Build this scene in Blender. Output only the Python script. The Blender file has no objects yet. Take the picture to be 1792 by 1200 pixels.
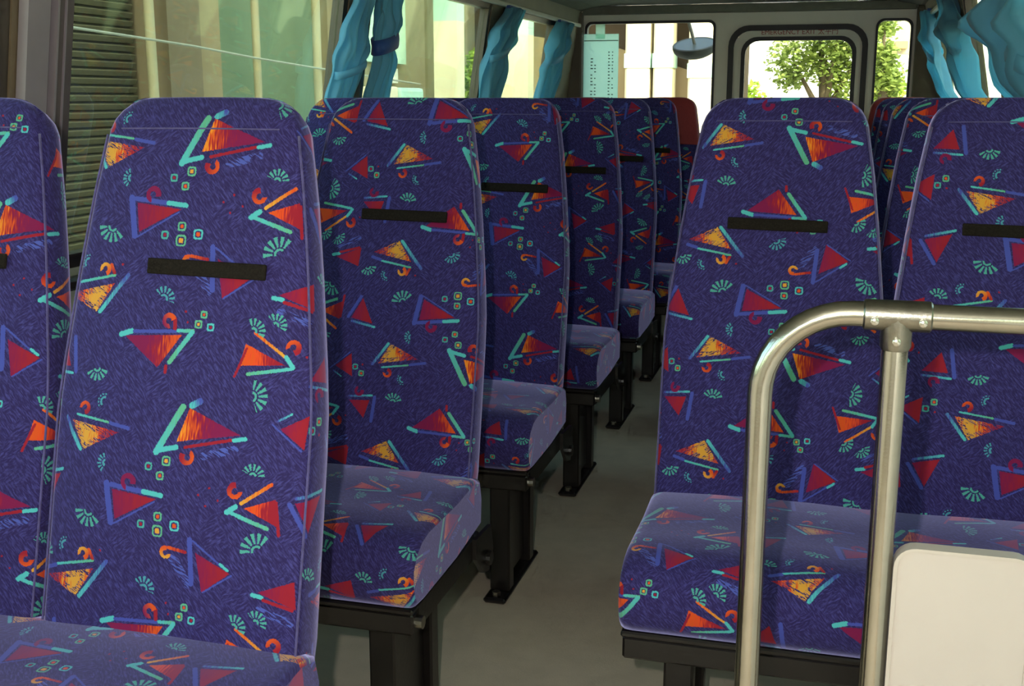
import bpy, bmesh, math, random
from mathutils import Vector, Matrix

# ------------------------------------------------------------------ camera
SC = bpy.context.scene
COL = SC.collection
H = 1.15
FPX = 2000.0
YAW, PITCH = math.radians(15.547), math.radians(12.079)
cd = bpy.data.cameras.new('camera')
cam = bpy.data.objects.new('camera', cd)
COL.objects.link(cam)
cd.sensor_width = 36.0
cd.lens = FPX / 1792.0 * 36.0
cd.clip_start = 0.02
Fw = Vector((-math.sin(YAW) * math.cos(PITCH), math.cos(YAW) * math.cos(PITCH), -math.sin(PITCH)))
Rt = Vector((math.cos(YAW), math.sin(YAW), 0))
Up = Rt.cross(Fw)
m = Matrix((Rt, Up, -Fw)).transposed().to_4x4()
m.translation = Vector((0, 0, H))
cam.matrix_world = m
SC.camera = cam

# ------------------------------------------------------------------ light
world = bpy.data.worlds.new('sky_world')
SC.world = world
world.use_nodes = True
wn = world.node_tree.nodes
wl = world.node_tree.links
bg = wn['Background']
sky = wn.new('ShaderNodeTexSky')
sky.sky_type = 'NISHITA'
sky.sun_disc = False
sky.sun_elevation = math.radians(46)
sky.sun_rotation = math.radians(150)
sky.altitude = 50
sky.air_density = 1.0
sky.dust_density = 3.0
wl.new(sky.outputs[0], bg.inputs[0])
bg.inputs[1].default_value = 1.15

sd = bpy.data.lights.new('sun', 'SUN')
sd.energy = 6.5
sd.angle = math.radians(0.8)
sd.color = (1.0, 0.95, 0.80)
sun = bpy.data.objects.new('sun', sd)
COL.objects.link(sun)
sun.rotation_euler = Vector((0.35, -0.60, 0.72)).to_track_quat('Z', 'Y').to_euler()

fd = bpy.data.lights.new('camera_flash', 'POINT')      # the compact camera's own flash
fd.energy = 52.0
fd.shadow_soft_size = 0.012
fd.color = (1.0, 0.96, 0.93)
flash = bpy.data.objects.new('camera_flash', fd)
COL.objects.link(flash)
flash.location = Vector((0, 0, H)) - Rt * 0.075 + Up * 0.06 + Fw * 0.02

vs = SC.view_settings
SC.display_settings.display_device = 'sRGB'
vs.view_transform = 'Standard'
vs.look = 'None'
vs.exposure = 0.0
vs.gamma = 1.0
vs.use_curve_mapping = False
SC.cycles.max_bounces = 6
SC.cycles.diffuse_bounces = 3
SC.cycles.glossy_bounces = 3
SC.cycles.use_adaptive_sampling = True
SC.cycles.adaptive_threshold = 0.05
SC.cycles.adaptive_min_samples = 12
SC.cycles.transparent_max_bounces = 12
SC.cycles.sample_clamp_indirect = 4.0
SC.cycles.caustics_reflective = False
SC.cycles.caustics_refractive = False
SC.cycles.use_denoising = True
random.seed(4)

# ------------------------------------------------------------------ helpers
def link(name, me, mat=None, parent=None, loc=None):
    o = bpy.data.objects.new(name, me)
    COL.objects.link(o)
    if mat is not None:
        me.materials.append(mat)
    if parent is not None:
        o.parent = parent
    if loc is not None:
        o.location = loc
    return o

def tag(o, label=None, cat=None, group=None, kind=None):
    if label: o['label'] = label
    if cat: o['category'] = cat
    if group: o['group'] = group
    if kind: o['kind'] = kind
    return o

def empty(name, loc=(0, 0, 0), label=None, cat=None, group=None):
    o = bpy.data.objects.new(name, None)
    COL.objects.link(o)
    o.location = loc
    return tag(o, label, cat, group)

class MB:
    """collects shapes into one mesh"""
    def __init__(s):
        s.bm = bmesh.new()
    def box(s, x0, x1, y0, y1, z0, z1, bev=0.0, seg=1):
        r = bmesh.ops.create_cube(s.bm, size=1.0)
        vv = r['verts']
        for v in vv:
            v.co = Vector(((x0 + x1) / 2 + v.co.x * (x1 - x0), (y0 + y1) / 2 + v.co.y * (y1 - y0), (z0 + z1) / 2 + v.co.z * (z1 - z0)))
        if bev > 0:
            es = list({e for v in vv for e in v.link_edges})
            bmesh.ops.bevel(s.bm, geom=es, offset=bev, segments=seg, profile=0.6, affect='EDGES')
        return s
    def prism(s, poly, a0, a1, axis='y'):
        """poly: list of 2D points; axis y -> (x,z), x -> (y,z), z -> (x,y)"""
        def P(p, a):
            return {'y': (p[0], a, p[1]), 'x': (a, p[0], p[1]), 'z': (p[0], p[1], a)}[axis]
        A = [s.bm.verts.new(P(p, a0)) for p in poly]
        B = [s.bm.verts.new(P(p, a1)) for p in poly]
        n = len(poly)
        s.bm.faces.new(A)
        s.bm.faces.new(B[::-1])
        for i in range(n):
            s.bm.faces.new((A[i], B[i], B[(i + 1) % n], A[(i + 1) % n]))
        return s
    def ring(s, outer, inner, a0, a1, axis='y'):
        """frame: two same-length outlines, extruded"""
        def P(p, a):
            return {'y': (p[0], a, p[1]), 'x': (a, p[0], p[1])}[axis]
        n = len(outer)
        V = [[s.bm.verts.new(P(p, a)) for p in L] for L in (outer, inner) for a in (a0, a1)]
        O0, O1, I0, I1 = V
        for i in range(n):
            j = (i + 1) % n
            s.bm.faces.new((O0[i], O0[j], I0[j], I0[i]))
            s.bm.faces.new((O1[j], O1[i], I1[i], I1[j]))
            s.bm.faces.new((O0[j], O0[i], O1[i], O1[j]))
            s.bm.faces.new((I0[i], I0[j], I1[j], I1[i]))
        return s
    def tube(s, pts, r, n=12, caps=True, radii=None):
        pts = [Vector(p) for p in pts]
        rings = []
        t0 = (pts[1] - pts[0]).normalized()
        up = Vector((0, 0, 1)) if abs(t0.z) < 0.9 else Vector((0, 1, 0))
        nx = t0.cross(up).normalized()
        for i, p in enumerate(pts):
            t = (pts[min(i + 1, len(pts) - 1)] - pts[max(i - 1, 0)]).normalized()
            nx = (nx - t * nx.dot(t)).normalized()
            ny = t.cross(nx)
            rr = radii[i] if radii else r
            rings.append([s.bm.verts.new(p + (nx * math.cos(2 * math.pi * k / n) + ny * math.sin(2 * math.pi * k / n)) * rr) for k in range(n)])
        for a, b in zip(rings, rings[1:]):
            for k in range(n):
                s.bm.faces.new((a[k], a[(k + 1) % n], b[(k + 1) % n], b[k]))
        if caps:
            s.bm.faces.new(rings[0][::-1])
            s.bm.faces.new(rings[-1])
        return s
    def build(s, name, mat, parent=None, smooth=False, loc=None, ang=40):
        bmesh.ops.recalc_face_normals(s.bm, faces=s.bm.faces)
        me = bpy.data.meshes.new(name)
        s.bm.to_mesh(me)
        s.bm.free()
        if smooth:
            me.shade_smooth()
            try:
                me.set_sharp_from_angle(angle=math.radians(ang))
            except Exception:
                pass
        return link(name, me, mat, parent, loc)

def rrect(x0, x1, z0, z1, r, n=6):
    """rounded rectangle outline"""
    out = []
    for cx, cz, a in ((x1 - r, z1 - r, 0), (x0 + r, z1 - r, 90), (x0 + r, z0 + r, 180), (x1 - r, z0 + r, 270)):
        for k in range(n + 1):
            t = math.radians(a + 90 * k / n)
            out.append((cx + r * math.cos(t), cz + r * math.sin(t)))
    return out

# ------------------------------------------------------------------ node helper
class NT:
    def __init__(s, nt):
        s.nt = nt; s.N = nt.nodes; s.L = nt.links
    def put(s, sock, v):
        if isinstance(v, bpy.types.NodeSocket): s.L.new(v, sock)
        elif v is not None:
            try: sock.default_value = v
            except Exception: sock.default_value = (v, v, v)
    def m(s, op, a, b=None, c=None, clamp=False):
        n = s.N.new('ShaderNodeMath'); n.operation = op; n.use_clamp = clamp
        s.put(n.inputs[0], a)
        if b is not None: s.put(n.inputs[1], b)
        if c is not None: s.put(n.inputs[2], c)
        return n.outputs[0]
    def v(s, op, a, b=None, c=None, val=False, scale=None):
        n = s.N.new('ShaderNodeVectorMath'); n.operation = op
        s.put(n.inputs[0], a)
        if b is not None: s.put(n.inputs[1], b)
        if c is not None: s.put(n.inputs[2], c)
        if scale is not None: s.put(n.inputs['Scale'], scale)
        return n.outputs['Value'] if val else n.outputs['Vector']
    def mix(s, f, a, b):
        n = s.N.new('ShaderNodeMix'); n.data_type = 'RGBA'
        s.put(n.inputs[0], f); s.put(n.inputs[6], a); s.put(n.inputs[7], b)
        return n.outputs[2]
    def noise(s, vec, scale, detail=2.0, rough=0.5, dist=0.0):
        n = s.N.new('ShaderNodeTexNoise')
        s.put(n.inputs['Vector'], vec)
        n.inputs['Scale'].default_value = scale; n.inputs['Detail'].default_value = detail
        n.inputs['Roughness'].default_value = rough; n.inputs['Distortion'].default_value = dist
        return n
    def sep(s, vec):
        n = s.N.new('ShaderNodeSeparateXYZ'); s.put(n.inputs[0], vec); return n.outputs
    def ramp(s, f, stops):
        n = s.N.new('ShaderNodeValToRGB'); s.put(n.inputs[0], f)
        e = n.color_ramp.elements
        while len(e) < len(stops): e.new(0.5)
        for k, (p, c) in enumerate(stops):
            e[k].position = p; e[k].color = (*c, 1)
        return n.outputs[0]
    def mapping(s, vec, scale=(1, 1, 1), rot=(0, 0, 0), loc=(0, 0, 0)):
        n = s.N.new('ShaderNodeMapping'); s.put(n.inputs[0], vec)
        if rot != (0, 0, 0):        # rotate first, then stretch
            n.vector_type = 'TEXTURE'; scale = tuple(1 / q for q in scale)
        n.inputs['Scale'].default_value = scale; n.inputs['Rotation'].default_value = rot; n.inputs['Location'].default_value = loc
        return n.outputs[0]

def new_mat(name):
    mt = bpy.data.materials.new(name); mt.use_nodes = True
    return mt, NT(mt.node_tree), mt.node_tree.nodes['Principled BSDF']

def mat(name, color, rough=0.6, metal=0.0, var=0.12, scale=8.0, bump=0.0, bscale=200.0, spec=0.5, color2=None, sheen=0.0, stretch=(1, 1, 1)):
    """surface with a procedural mottling between two tones and optional fine relief"""
    mt, t, b = new_mat(name)
    tc = t.N.new('ShaderNodeTexCoord').outputs['Object']
    v = t.mapping(tc, stretch)
    nz = t.noise(v, scale, 4.0, 0.6).outputs[0]
    c2 = color2 or tuple(min(1, c * (1 - var)) for c in color)
    c1 = tuple(min(1, c * (1 + var)) for c in color) if not color2 else color
    t.L.new(t.ramp(nz, ((0.3, c2), (0.7, c1))), b.inputs['Base Color'])
    b.inputs['Roughness'].default_value = rough
    b.inputs['Metallic'].default_value = metal
    b.inputs['Specular IOR Level'].default_value = spec
    if sheen: b.inputs['Sheen Weight'].default_value = sheen
    if bump:
        bn = t.N.new('ShaderNodeBump'); bn.inputs['Strength'].default_value = bump; bn.inputs['Distance'].default_value = 0.002
        t.L.new(t.noise(v, bscale, 2.0).outputs[0], bn.inputs['Height'])
        t.L.new(bn.outputs[0], b.inputs['Normal'])
    return mt

# ------------------------------------------------------------------ the moquette: motifs in millimetres on the cloth
PW, PH = 400.0, 385.0
MOTIFS = [('t',[24,319,101,288,9,273],'OR'),
('b',[-19,258,14,319],9.4,'CG'),
('b',[-18,260,10,266],7.2,'CY'),
('b',[23,267,87,281],4.5,'RD'),
('b',[91,281,107,284],5.7,'CY'),
('b',[27,322,38,328],9.1,'CB'),
('b',[51,258,93,269],11.3,'SC'),
('c',[28,254],9.4,75,'OR'),
('q',[-3,247],7.2,'GY'),
('q',[-29,238],5.7,'GR'),
('q',[-11,227],6.2,'GO'),
('t',[-83,204,-13,196,-77,163],'CR'),
('b',[-92,210,-83,159],9.3,'BL'),
('b',[-85,209,-37,204],6.8,'BL'),
('b',[-34,204,-7,201],6.8,'CY'),
('b',[-79,157,-17,192],2.5,'BL'),
('c',[-60,215],10.1,-90,'RD'),
('q',[-11,173],6.8,'GO'),
('q',[-11,154],8.9,'GY'),
('q',[14,163],7.8,'CO'),
('q',[-36,161],5.9,'GR'),
('t',[45,132,96,108,56,79],'CR'),
('b',[37,147,41,90],7.6,'BL'),
('b',[42,146,83,117],3.0,'BL'),
('b',[82,119,92,112],4.2,'CY'),
('b',[58,80,98,106],2.5,'BL'),
('b',[13,120,36,89],12.7,'SC'),
('c',[2,126],7.6,0,'YO'),
('b',[6,134,31,130],4.6,'OO'),
('t',[-86,409,3,414,-31,368],'RO'),
('b',[-91,410,-75,415],7.6,'CY'),
('b',[-71,415,-8,418],4.9,'BL'),
('b',[-4,419,18,420],4.9,'CG'),
('b',[17,418,-13,377],6.8,'CG'),
('b',[-18,371,-18,363],4.9,'RD'),
('c',[-20,431],9.1,-60,'RR'),
('b',[-10,434,-9,422],6.0,'RD'),
('q',[32,442],5.3,'GO'),
('q',[25,429],5.9,'GY'),
('q',[43,426],5.5,'CR'),
('q',[5,445],4.2,'RQ'),
('q',[9,431],4.2,'RQ'),
('t',[-159,291,-78,279,-135,251],'YR'),
('b',[-150,298,-98,291],3.4,'CG'),
('b',[-94,290,-65,285],5.3,'BL'),
('b',[-170,293,-140,252],5.7,'BC'),
('c',[-139,309],7.9,200,'OO'),
('s',[-107,318],5.7,11.0,155,'CY'),
('t',[-187,77,-107,94,-135,53],'YL'),
('b',[-168,93,-109,104],3.8,'CG'),
('b',[-88,105,-129,54],6.3,'BC'),
('b',[-188,86,-171,91],5.9,'BL'),
('c',[-126,113],8.0,215,'YO'),
('b',[-116,118,-110,107],5.1,'OO'),
('s',[-156,120],5.9,11.6,155,'CY'),
('q',[-98,119],4.6,'RQ'),
('t',[95,408,153,382,88,378],'OY'),
('b',[107,422,151,393],4.2,'YV'),
('b',[152,393,162,380],6.0,'CY'),
('b',[159,378,101,368],4.9,'CG'),
('b',[97,401,83,364],3.8,'RD'),
('c',[160,407],9.1,210,'OR'),
('q',[179,395],4.5,'RQ'),
('t',[154,210,160,173,111,195],'OY'),
('b',[147,228,108,201],5.1,'YV'),
('b',[100,196,88,188],7.2,'CY'),
('b',[93,188,144,171],5.5,'CG'),
('b',[155,205,160,164],4.6,'RD'),
('c',[98,215],9.5,10,'OR'),
('q',[47,207],4.2,'RQ'),
('q',[62,217],4.2,'RQ'),
('q',[75,202],4.2,'RQ'),
('q',[58,193],4.2,'RQ'),
('t',[152,300,190,320,186,274],'CR'),
('b',[149,310,166,320],3.0,'BC'),
('b',[142,305,182,273],2.6,'BL'),
('t',[134,88,184,106,188,69],'CR'),
('b',[128,84,141,82],5.9,'CY'),
('b',[143,79,183,69],4.6,'RD'),
('b',[139,66,181,52],10.6,'SC'),
('s',[-125,363],4.7,17.9,-80,'CG'),
('s',[134,433],3.8,16.1,55,'CG'),
('s',[110,339],5.7,21.7,10,'CG'),
('s',[121,237],3.8,16.1,80,'CG'),
('s',[-119,171],6.3,22.2,-110,'CG'),
('s',[132,141],6.3,23.2,125,'CG'),
('s',[104,39],4.2,16.9,50,'CG'),
('s',[-30,75],5.3,16.9,60,'CB'),
('s',[-96,237],3.8,13.2,180,'CB'),
('t',[-216,364,-184,398,-172,362],'CR'),
('b',[-168,402,-162,356],7.0,'BL'),
('b',[-214,357,-168,353],4.0,'BC'),
('c',[-196,346],8.5,-90,'RD'),
('t',[-222,206,-176,216,-200,166],'CR'),
('b',[-220,212,-172,222],4.5,'BC'),
('b',[-228,204,-204,164],6.5,'BL'),
('q',[-205,300],6.0,'GR'),('q',[-192,312],6.0,'GO'),('q',[-190,295],5.0,'RQ'),
('s',[-196,105],5.0,17.0,70,'CG')]
BLUE=(.060,.078,.36); CY=(.085,.47,.48); GN=(.11,.40,.24); TEAL=(.07,.35,.31); RED=(.30,.014,.028); CRIM=(.20,.010,.065)
OR=(.66,.085,.012); YE=(.68,.33,.04); DK=(.026,.018,.088)
def c4(c): return (*c, 1)
def build_moquette():
    mt, t, b = new_mat('moquette')
    uvn = t.N.new('ShaderNodeUVMap'); uvn.uv_map = 'cloth'
    mm = t.v('SCALE', uvn.outputs[0], scale=1000.0)
    rag = t.noise(t.mapping(mm, (1, 1, 1)), 0.55, 1.0)
    rv = t.v('SUBTRACT', rag.outputs[1], (0.5, 0.5, 0.5))
    p0 = t.v('ADD', mm, t.v('MULTIPLY', rv, (2.6, 2.6, 0)))
    # woven ground: dark indigo with brushed diagonal blue flecks, two directions
    fa = t.noise(t.mapping(mm, (0.095, 0.42, 1), (0, 0, math.radians(-50))), 1.0, 2.0, 0.6, 0.5).outputs[0]
    fb = t.noise(t.mapping(mm, (0.11, 0.38, 1), (0, 0, math.radians(35)), (40, 9, 0)), 1.0, 2.0, 0.6, 0.5).outputs[0]
    area = t.noise(mm, 0.02, 1.0).outputs[0]
    pick = t.m('MULTIPLY_ADD', area, 12.0, -6.4, clamp=True)
    fl = t.N.new('ShaderNodeMix'); t.put(fl.inputs[0], pick); t.put(fl.inputs[2], fa); t.put(fl.inputs[3], fb)
    k = t.m('MULTIPLY_ADD', fl.outputs[0], 3.6, -1.6, clamp=True)
    col = t.mix(k, c4(DK), c4((.068, .062, .245)))
    # weft bars inside the motifs
    sx = t.sep(mm)
    weft = t.noise(t.mapping(mm, (0.42, 0.05, 1)), 1.0, 1.0, 0.5).outputs[0]
    wk = t.m('SUBTRACT', weft, 0.5)
    brush = t.noise(t.mapping(mm, (0.06, 0.42, 1), (0, 0, math.radians(-28))), 1.0, 1.0).outputs[0]
    scr = t.m('GREATER_THAN', brush, 0.52)
    def wrap(cx, cy):
        return t.v('WRAP', p0, (cx + PW / 2, cy + PH / 2, 1), (cx - PW / 2, cy - PH / 2, -1))
    GR = {'OR': (OR, CRIM, .0), 'CR': (CRIM, RED, .0), 'RO': (CRIM, OR, .35), 'YR': (YE, RED, .3), 'YL': (RED, YE, .0), 'OY': (OR, RED, .1)}
    FL = {'CG': (CY, GN), 'CY': (CY, CY), 'CB': (CY, BLUE), 'BL': (BLUE, BLUE), 'BC': (BLUE, CY), 'RD': (RED, RED), 'YV': (OR, YE), 'OO': (OR, RED)}
    order = {'b': 1, 't': 0, 'c': 2, 'q': 3, 's': 3}
    for mo in sorted(MOTIFS, key=lambda q: (order[q[0]] if q[-1] != 'SC' else -1)):
        ty, P = mo[0], mo[1]
        p0 = t.v('MULTIPLY_ADD', col, (1e-6, 1e-6, 1e-6), p0)     # keeps the motifs evaluated one after another
        if ty == 't':
            xs, ys = P[0::2], P[1::2]
            cx, cy = sum(xs) / 3, sum(ys) / 3
            p = wrap(cx, cy)
            ds = []
            for i in range(3):
                ax, ay, bx, by = xs[i], ys[i], xs[(i + 1) % 3], ys[(i + 1) % 3]
                nx, ny = ay - by, bx - ax
                L = math.hypot(nx, ny); nx /= L; ny /= L
                if (cx - ax) * nx + (cy - ay) * ny < 0: nx, ny = -nx, -ny
                ds.append(t.m('SUBTRACT', t.v('DOT_PRODUCT', p, (nx, ny, 0), val=True), ax * nx + ay * ny))
            mk = t.m('MULTIPLY', t.m('MINIMUM', t.m('MINIMUM', ds[0], ds[1]), ds[2]), 1.2, clamp=True)
            a, c, off = GR[mo[2]]
            w = max(xs) - min(xs)
            g = t.m('MULTIPLY_ADD', t.v('DOT_PRODUCT', p, (1.5 / w, 0, 0), val=True), 1.0, -min(xs) * 1.5 / w - off)
            g = t.m('MULTIPLY_ADD', wk, 1.3, g, clamp=True)
            if mo[2] in ('YL', 'YR'):   # yellow heart, orange shoulders, dark diagonal hatching
                g3 = t.m('ABSOLUTE', t.m('MULTIPLY_ADD', t.v('DOT_PRODUCT', p, (2 / w, 0, 0), val=True), 1.0, -((min(xs) + .5 * w) + (0.12 * w if mo[2] == 'YL' else -0.2 * w)) * 2 / w))
                g3 = t.m('MULTIPLY_ADD', wk, 1.4, g3)
                cc = t.ramp(g3, ((0.25, YE), (0.5, OR), (0.95, RED)))
                h = t.m('GREATER_THAN', t.m('ABSOLUTE', t.m('SUBTRACT', brush, 0.47)), 0.045)
                edge = t.m('LESS_THAN', t.m('MINIMUM', t.m('MINIMUM', ds[0], ds[1]), ds[2]), 8.5)
                mk = t.m('MULTIPLY', mk, t.m('MAXIMUM', h, t.m('SUBTRACT', 1.0, edge)))
            else:
                cc = {'OR': lambda: t.ramp(g, ((0.04, (.80, .26, .02)), (0.2, OR), (0.5, RED), (0.75, CRIM))), 'OY': lambda: t.ramp(g, ((0.12, OR), (0.45, (.72, .07, .015)), (0.85, RED))),
                      'RO': lambda: t.ramp(g, ((0.3, CRIM), (0.65, RED), (0.95, OR))), 'CR': lambda: t.mix(g, c4(CRIM), c4(RED))}[mo[2]]()
            col = t.mix(mk, col, cc)
        elif ty == 'b':
            x0, y0, x1, y1 = P
            hw = mo[2] / 2
            p = wrap((x0 + x1) / 2, (y0 + y1) / 2)
            L2 = (x1 - x0) ** 2 + (y1 - y0) ** 2
            rel = t.v('SUBTRACT', p, (x0, y0, 0))
            tt = t.m('MULTIPLY', t.v('DOT_PRODUCT', rel, ((x1 - x0) / L2, (y1 - y0) / L2, 0), val=True), 1.0, clamp=True)
            d = t.v('DISTANCE', rel, t.v('SCALE', (x1 - x0, y1 - y0, 0), scale=tt), val=True)
            mk = t.m('MULTIPLY_ADD', d, -1.2, hw * 1.2 + .3, clamp=True)
            if mo[3] == 'SC':
                mk = t.m('MULTIPLY', mk, scr)
                cc = c4((.075, .10, .40))
            else:
                a, c = FL[mo[3]]
                cc = c4(a) if a == c else t.mix(t.m('MULTIPLY_ADD', wk, 1.6, tt, clamp=True), c4(a), c4(c))
            col = t.mix(mk, col, cc)
        elif ty == 'c':
            cx, cy = P
            R, a0 = mo[2], math.radians(mo[3])
            rel = t.v('SUBTRACT', wrap(cx, cy), (cx, cy, 0))
            # a hook: ring whose centre line shrinks, open towards a0
            r = t.v('LENGTH', rel, val=True)
            dt = t.v('DOT_PRODUCT', rel, (math.cos(a0), math.sin(a0), 0), val=True)
            cr = t.v('DOT_PRODUCT', rel, (-math.sin(a0), math.cos(a0), 0), val=True)
            rr = t.m('ABSOLUTE', t.m('MULTIPLY_ADD', cr, -0.16, t.m('SUBTRACT', r, R * 0.78)))
            ring = t.m('MULTIPLY_ADD', rr, -1.2, R * 0.46, clamp=True)
            gap = t.m('MULTIPLY', t.m('GREATER_THAN', dt, R * 0.25), t.m('GREATER_THAN', cr, -R * 0.1))
            mk = t.m('SUBTRACT', ring, gap, clamp=True)
            A, B = {'OR': (OR, RED), 'RD': (CRIM, CRIM), 'RR': (CRIM, OR), 'OO': (OR, RED), 'YO': (YE, OR)}[mo[4]]
            g = t.m('MULTIPLY_ADD', cr, 0.6 / R, 0.5, clamp=True)
            col = t.mix(mk, col, t.mix(g, c4(A), c4(B)))
        elif ty == 'q':
            cx, cy = P
            R = mo[2]
            rel = t.v('ABSOLUTE', t.v('SUBTRACT', wrap(cx, cy), (cx, cy, 0)))
            q = t.v('MULTIPLY', rel, rel)
            d = t.m('POWER', t.v('DOT_PRODUCT', q, q, val=True), 0.25)      # squircle distance
            ring = t.m('MULTIPLY_ADD', t.m('ABSOLUTE', t.m('SUBTRACT', d, R * 0.74)), -1.5, 2.2, clamp=True)
            dot = t.m('MULTIPLY_ADD', d, -1.2, R * 0.5, clamp=True)
            rc, dc = {'GY': (GN, YE), 'GO': (GN, OR), 'GR': (TEAL, RED), 'CO': (CY, OR), 'CR': (CY, RED), 'RQ': (BLUE, RED)}[mo[3]]
            if mo[3] != 'RQ': col = t.mix(ring, col, c4(rc))
            col = t.mix(dot, col, c4(dc))
        else:
            cx, cy = P
            r0, r1, ang = mo[2], mo[3], mo[4]
            rel = t.v('SUBTRACT', wrap(cx, cy), (cx, cy, 0))
            r = t.v('LENGTH', rel, val=True)
            s3 = t.sep(rel)
            an = t.m('ARCTAN2', s3[1], s3[0])
            rays = t.m('GREATER_THAN', t.m('SINE', t.m('MULTIPLY', an, 14.0)), -0.1)
            mid, hh = (r0 + 3.5 + r1) / 2, (r1 - r0 - 3.5) / 2
            rad = t.m('LESS_THAN', t.m('ABSOLUTE', t.m('SUBTRACT', r, mid)), hh)
            ring = t.m('LESS_THAN', t.m('ABSOLUTE', t.m('SUBTRACT', r, r0)), 1.5)
            mk = t.m('MAXIMUM', t.m('MULTIPLY', rays, rad), ring)
            a = math.radians(ang)
            if ang != -1:
                dt = t.v('DOT_PRODUCT', rel, (math.cos(a), math.sin(a), 0), val=True)
                fan = t.m('GREATER_THAN', t.m('MULTIPLY_ADD', r, -0.22, dt), 0.0)
                mk = t.m('MULTIPLY', mk, fan)
            col = t.mix(mk, col, c4((.075, .34, .29) if mo[5] == 'CG' else (.065, .29, .36)))
    t.L.new(col, b.inputs['Base Color'])
    b.inputs['Roughness'].default_value = 0.85
    b.inputs['Specular IOR Level'].default_value = 0.15
    b.inputs['Sheen Weight'].default_value = 1.0
    b.inputs['Sheen Roughness'].default_value = 0.38
    b.inputs['Sheen Tint'].default_value = (0.55, 0.52, 0.95, 1)
    return mt

MOQ = build_moquette()
BLACK = mat('black_paint', (.006, .0045, .004), 0.32, 0.0, 0.3, 20, 0.15, 90, 0.6)
VELCRO = mat('black_hook_tape', (.016, .013, .010), 0.95, 0, 0.4, 400, 0.5, 900, 0.1)
STEEL = mat('stainless_steel', (.60, .57, .50), 0.17, 1.0, 0.06, 30, 0.03, 400)
STEEL2 = mat('cast_fitting', (.36, .34, .29), 0.28, 1.0, 0.15, 60, 0.1, 300)
BOLT = mat('bright_screw', (.8, .78, .72), 0.2, 1.0, 0.05, 60)
MAROON = mat('maroon_vinyl', (.30, .028, .030), 0.6, 0, 0.12, 60, 0.2, 300, 0.3, sheen=0.3, stretch=(6, 6, .4))
VINYL = mat('floor_vinyl', (.54, .46, .34), 0.62, 0, 0.07, 14, 0.25, 260, 0.35)
TRIM = mat('cream_trim', (.82, .79, .68), 0.5, 0, 0.05, 5, 0.05, 120)
LINING = mat('ceiling_lining', (.235, .24, .19), 0.8, 0, 0.08, 30, 0.3, 300, 0.2)
BROWN = mat('brown_window_post', (.20, .15, .09), 0.5, 0, 0.12, 20, 0.1, 200)
ALU = mat('anodised_sash', (.10, .08, .062), 0.4, 0.5, 0.1, 12, 0.05, 200)
RUBBER = mat('black_rubber', (.018, .019, .020), 0.5, 0, 0.2, 30)
PANELM = mat('off_white_board', (.58, .51, .45), 0.42, 0, 0.03, 6, 0.03, 100)
CURT = mat('blue_curtain', (.30, .68, .86), 0.5, 0, 0.10, 22, 0.3, 120, 0.3, sheen=0.5, stretch=(1, 1, .25))
TIE = mat('dark_blue_tie', (.025, .085, .30), 0.6, 0, 0.1, 40, 0.3, 200, sheen=0.3)
for mm_ in (CURT,):     # thin cloth lets some daylight through
    b_ = mm_.node_tree.nodes['Principled BSDF']
    tr = mm_.node_tree.nodes.new('ShaderNodeBsdfTranslucent'); tr.inputs[0].default_value = (.36, .80, .95, 1)
    mx = mm_.node_tree.nodes.new('ShaderNodeMixShader'); mx.inputs[0].default_value = 0.6
    out = mm_.node_tree.nodes['Material Output']
    mm_.node_tree.links.new(b_.outputs[0], mx.inputs[1]); mm_.node_tree.links.new(tr.outputs[0], mx.inputs[2]); mm_.node_tree.links.new(mx.outputs[0], out.inputs[0])

def glass_mat(name, tint, haze=0.0):
    mt = bpy.data.materials.new(name); mt.use_nodes = True
    nt = mt.node_tree; nt.nodes.clear(); t = NT(nt)
    out = nt.nodes.new('ShaderNodeOutputMaterial')
    tr = nt.nodes.new('ShaderNodeBsdfTransparent')
    tc = t.N.new('ShaderNodeTexCoord').outputs['Object']
    nz = t.noise(t.mapping(tc, (1, 1, 1)), 3.0, 3.0).outputs[0]
    t.L.new(t.ramp(nz, ((0.3, tuple(c * .93 for c in tint)), (0.7, tint))), tr.inputs[0])
    gl = nt.nodes.new('ShaderNodeBsdfGlossy'); gl.inputs['Roughness'].default_value = 0.03
    fr = nt.nodes.new('ShaderNodeFresnel'); fr.inputs[0].default_value = 1.35
    mx = nt.nodes.new('ShaderNodeMixShader')
    t.L.new(t.m('MULTIPLY', fr.outputs[0], 0.35), mx.inputs[0]); t.L.new(tr.outputs[0], mx.inputs[1]); t.L.new(gl.outputs[0], mx.inputs[2])
    if haze:
        df = nt.nodes.new('ShaderNodeBsdfDiffuse'); df.inputs[0].default_value = (.8, .8, .7, 1)
        m2 = nt.nodes.new('ShaderNodeMixShader'); m2.inputs[0].default_value = haze
        t.L.new(mx.outputs[0], m2.inputs[1]); t.L.new(df.outputs[0], m2.inputs[2]); mx = m2
    t.L.new(mx.outputs[0], out.inputs[0])
    return mt
GLASS = glass_mat('green_side_glass', (.82, .91, .77), 0.015)
GLASS2 = glass_mat('clear_rear_glass', (.90, .93, .84), 0.02)

# ------------------------------------------------------------------ bus shell (the setting)
YF, YR = -1.7, 6.25                 # front and rear ends of the cabin
LX0, LX1 = -1.47, -1.355            # left wall plane at z=.80 and z=1.56 (the sides lean inwards)
RX0, RX1 = 0.545, 0.395
def lx(z): return LX0 + (LX1 - LX0) * (z - .8) / .76 if z > .8 else LX0
def rx(z): return RX0 + (RX1 - RX0) * (z - .8) / .76 if z > .8 else RX0
def struct(o): o['kind'] = 'structure'; return o

struct(MB().box(-1.5, .60, YF, YR, -.06, 0).build('floor', VINYL))
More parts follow.
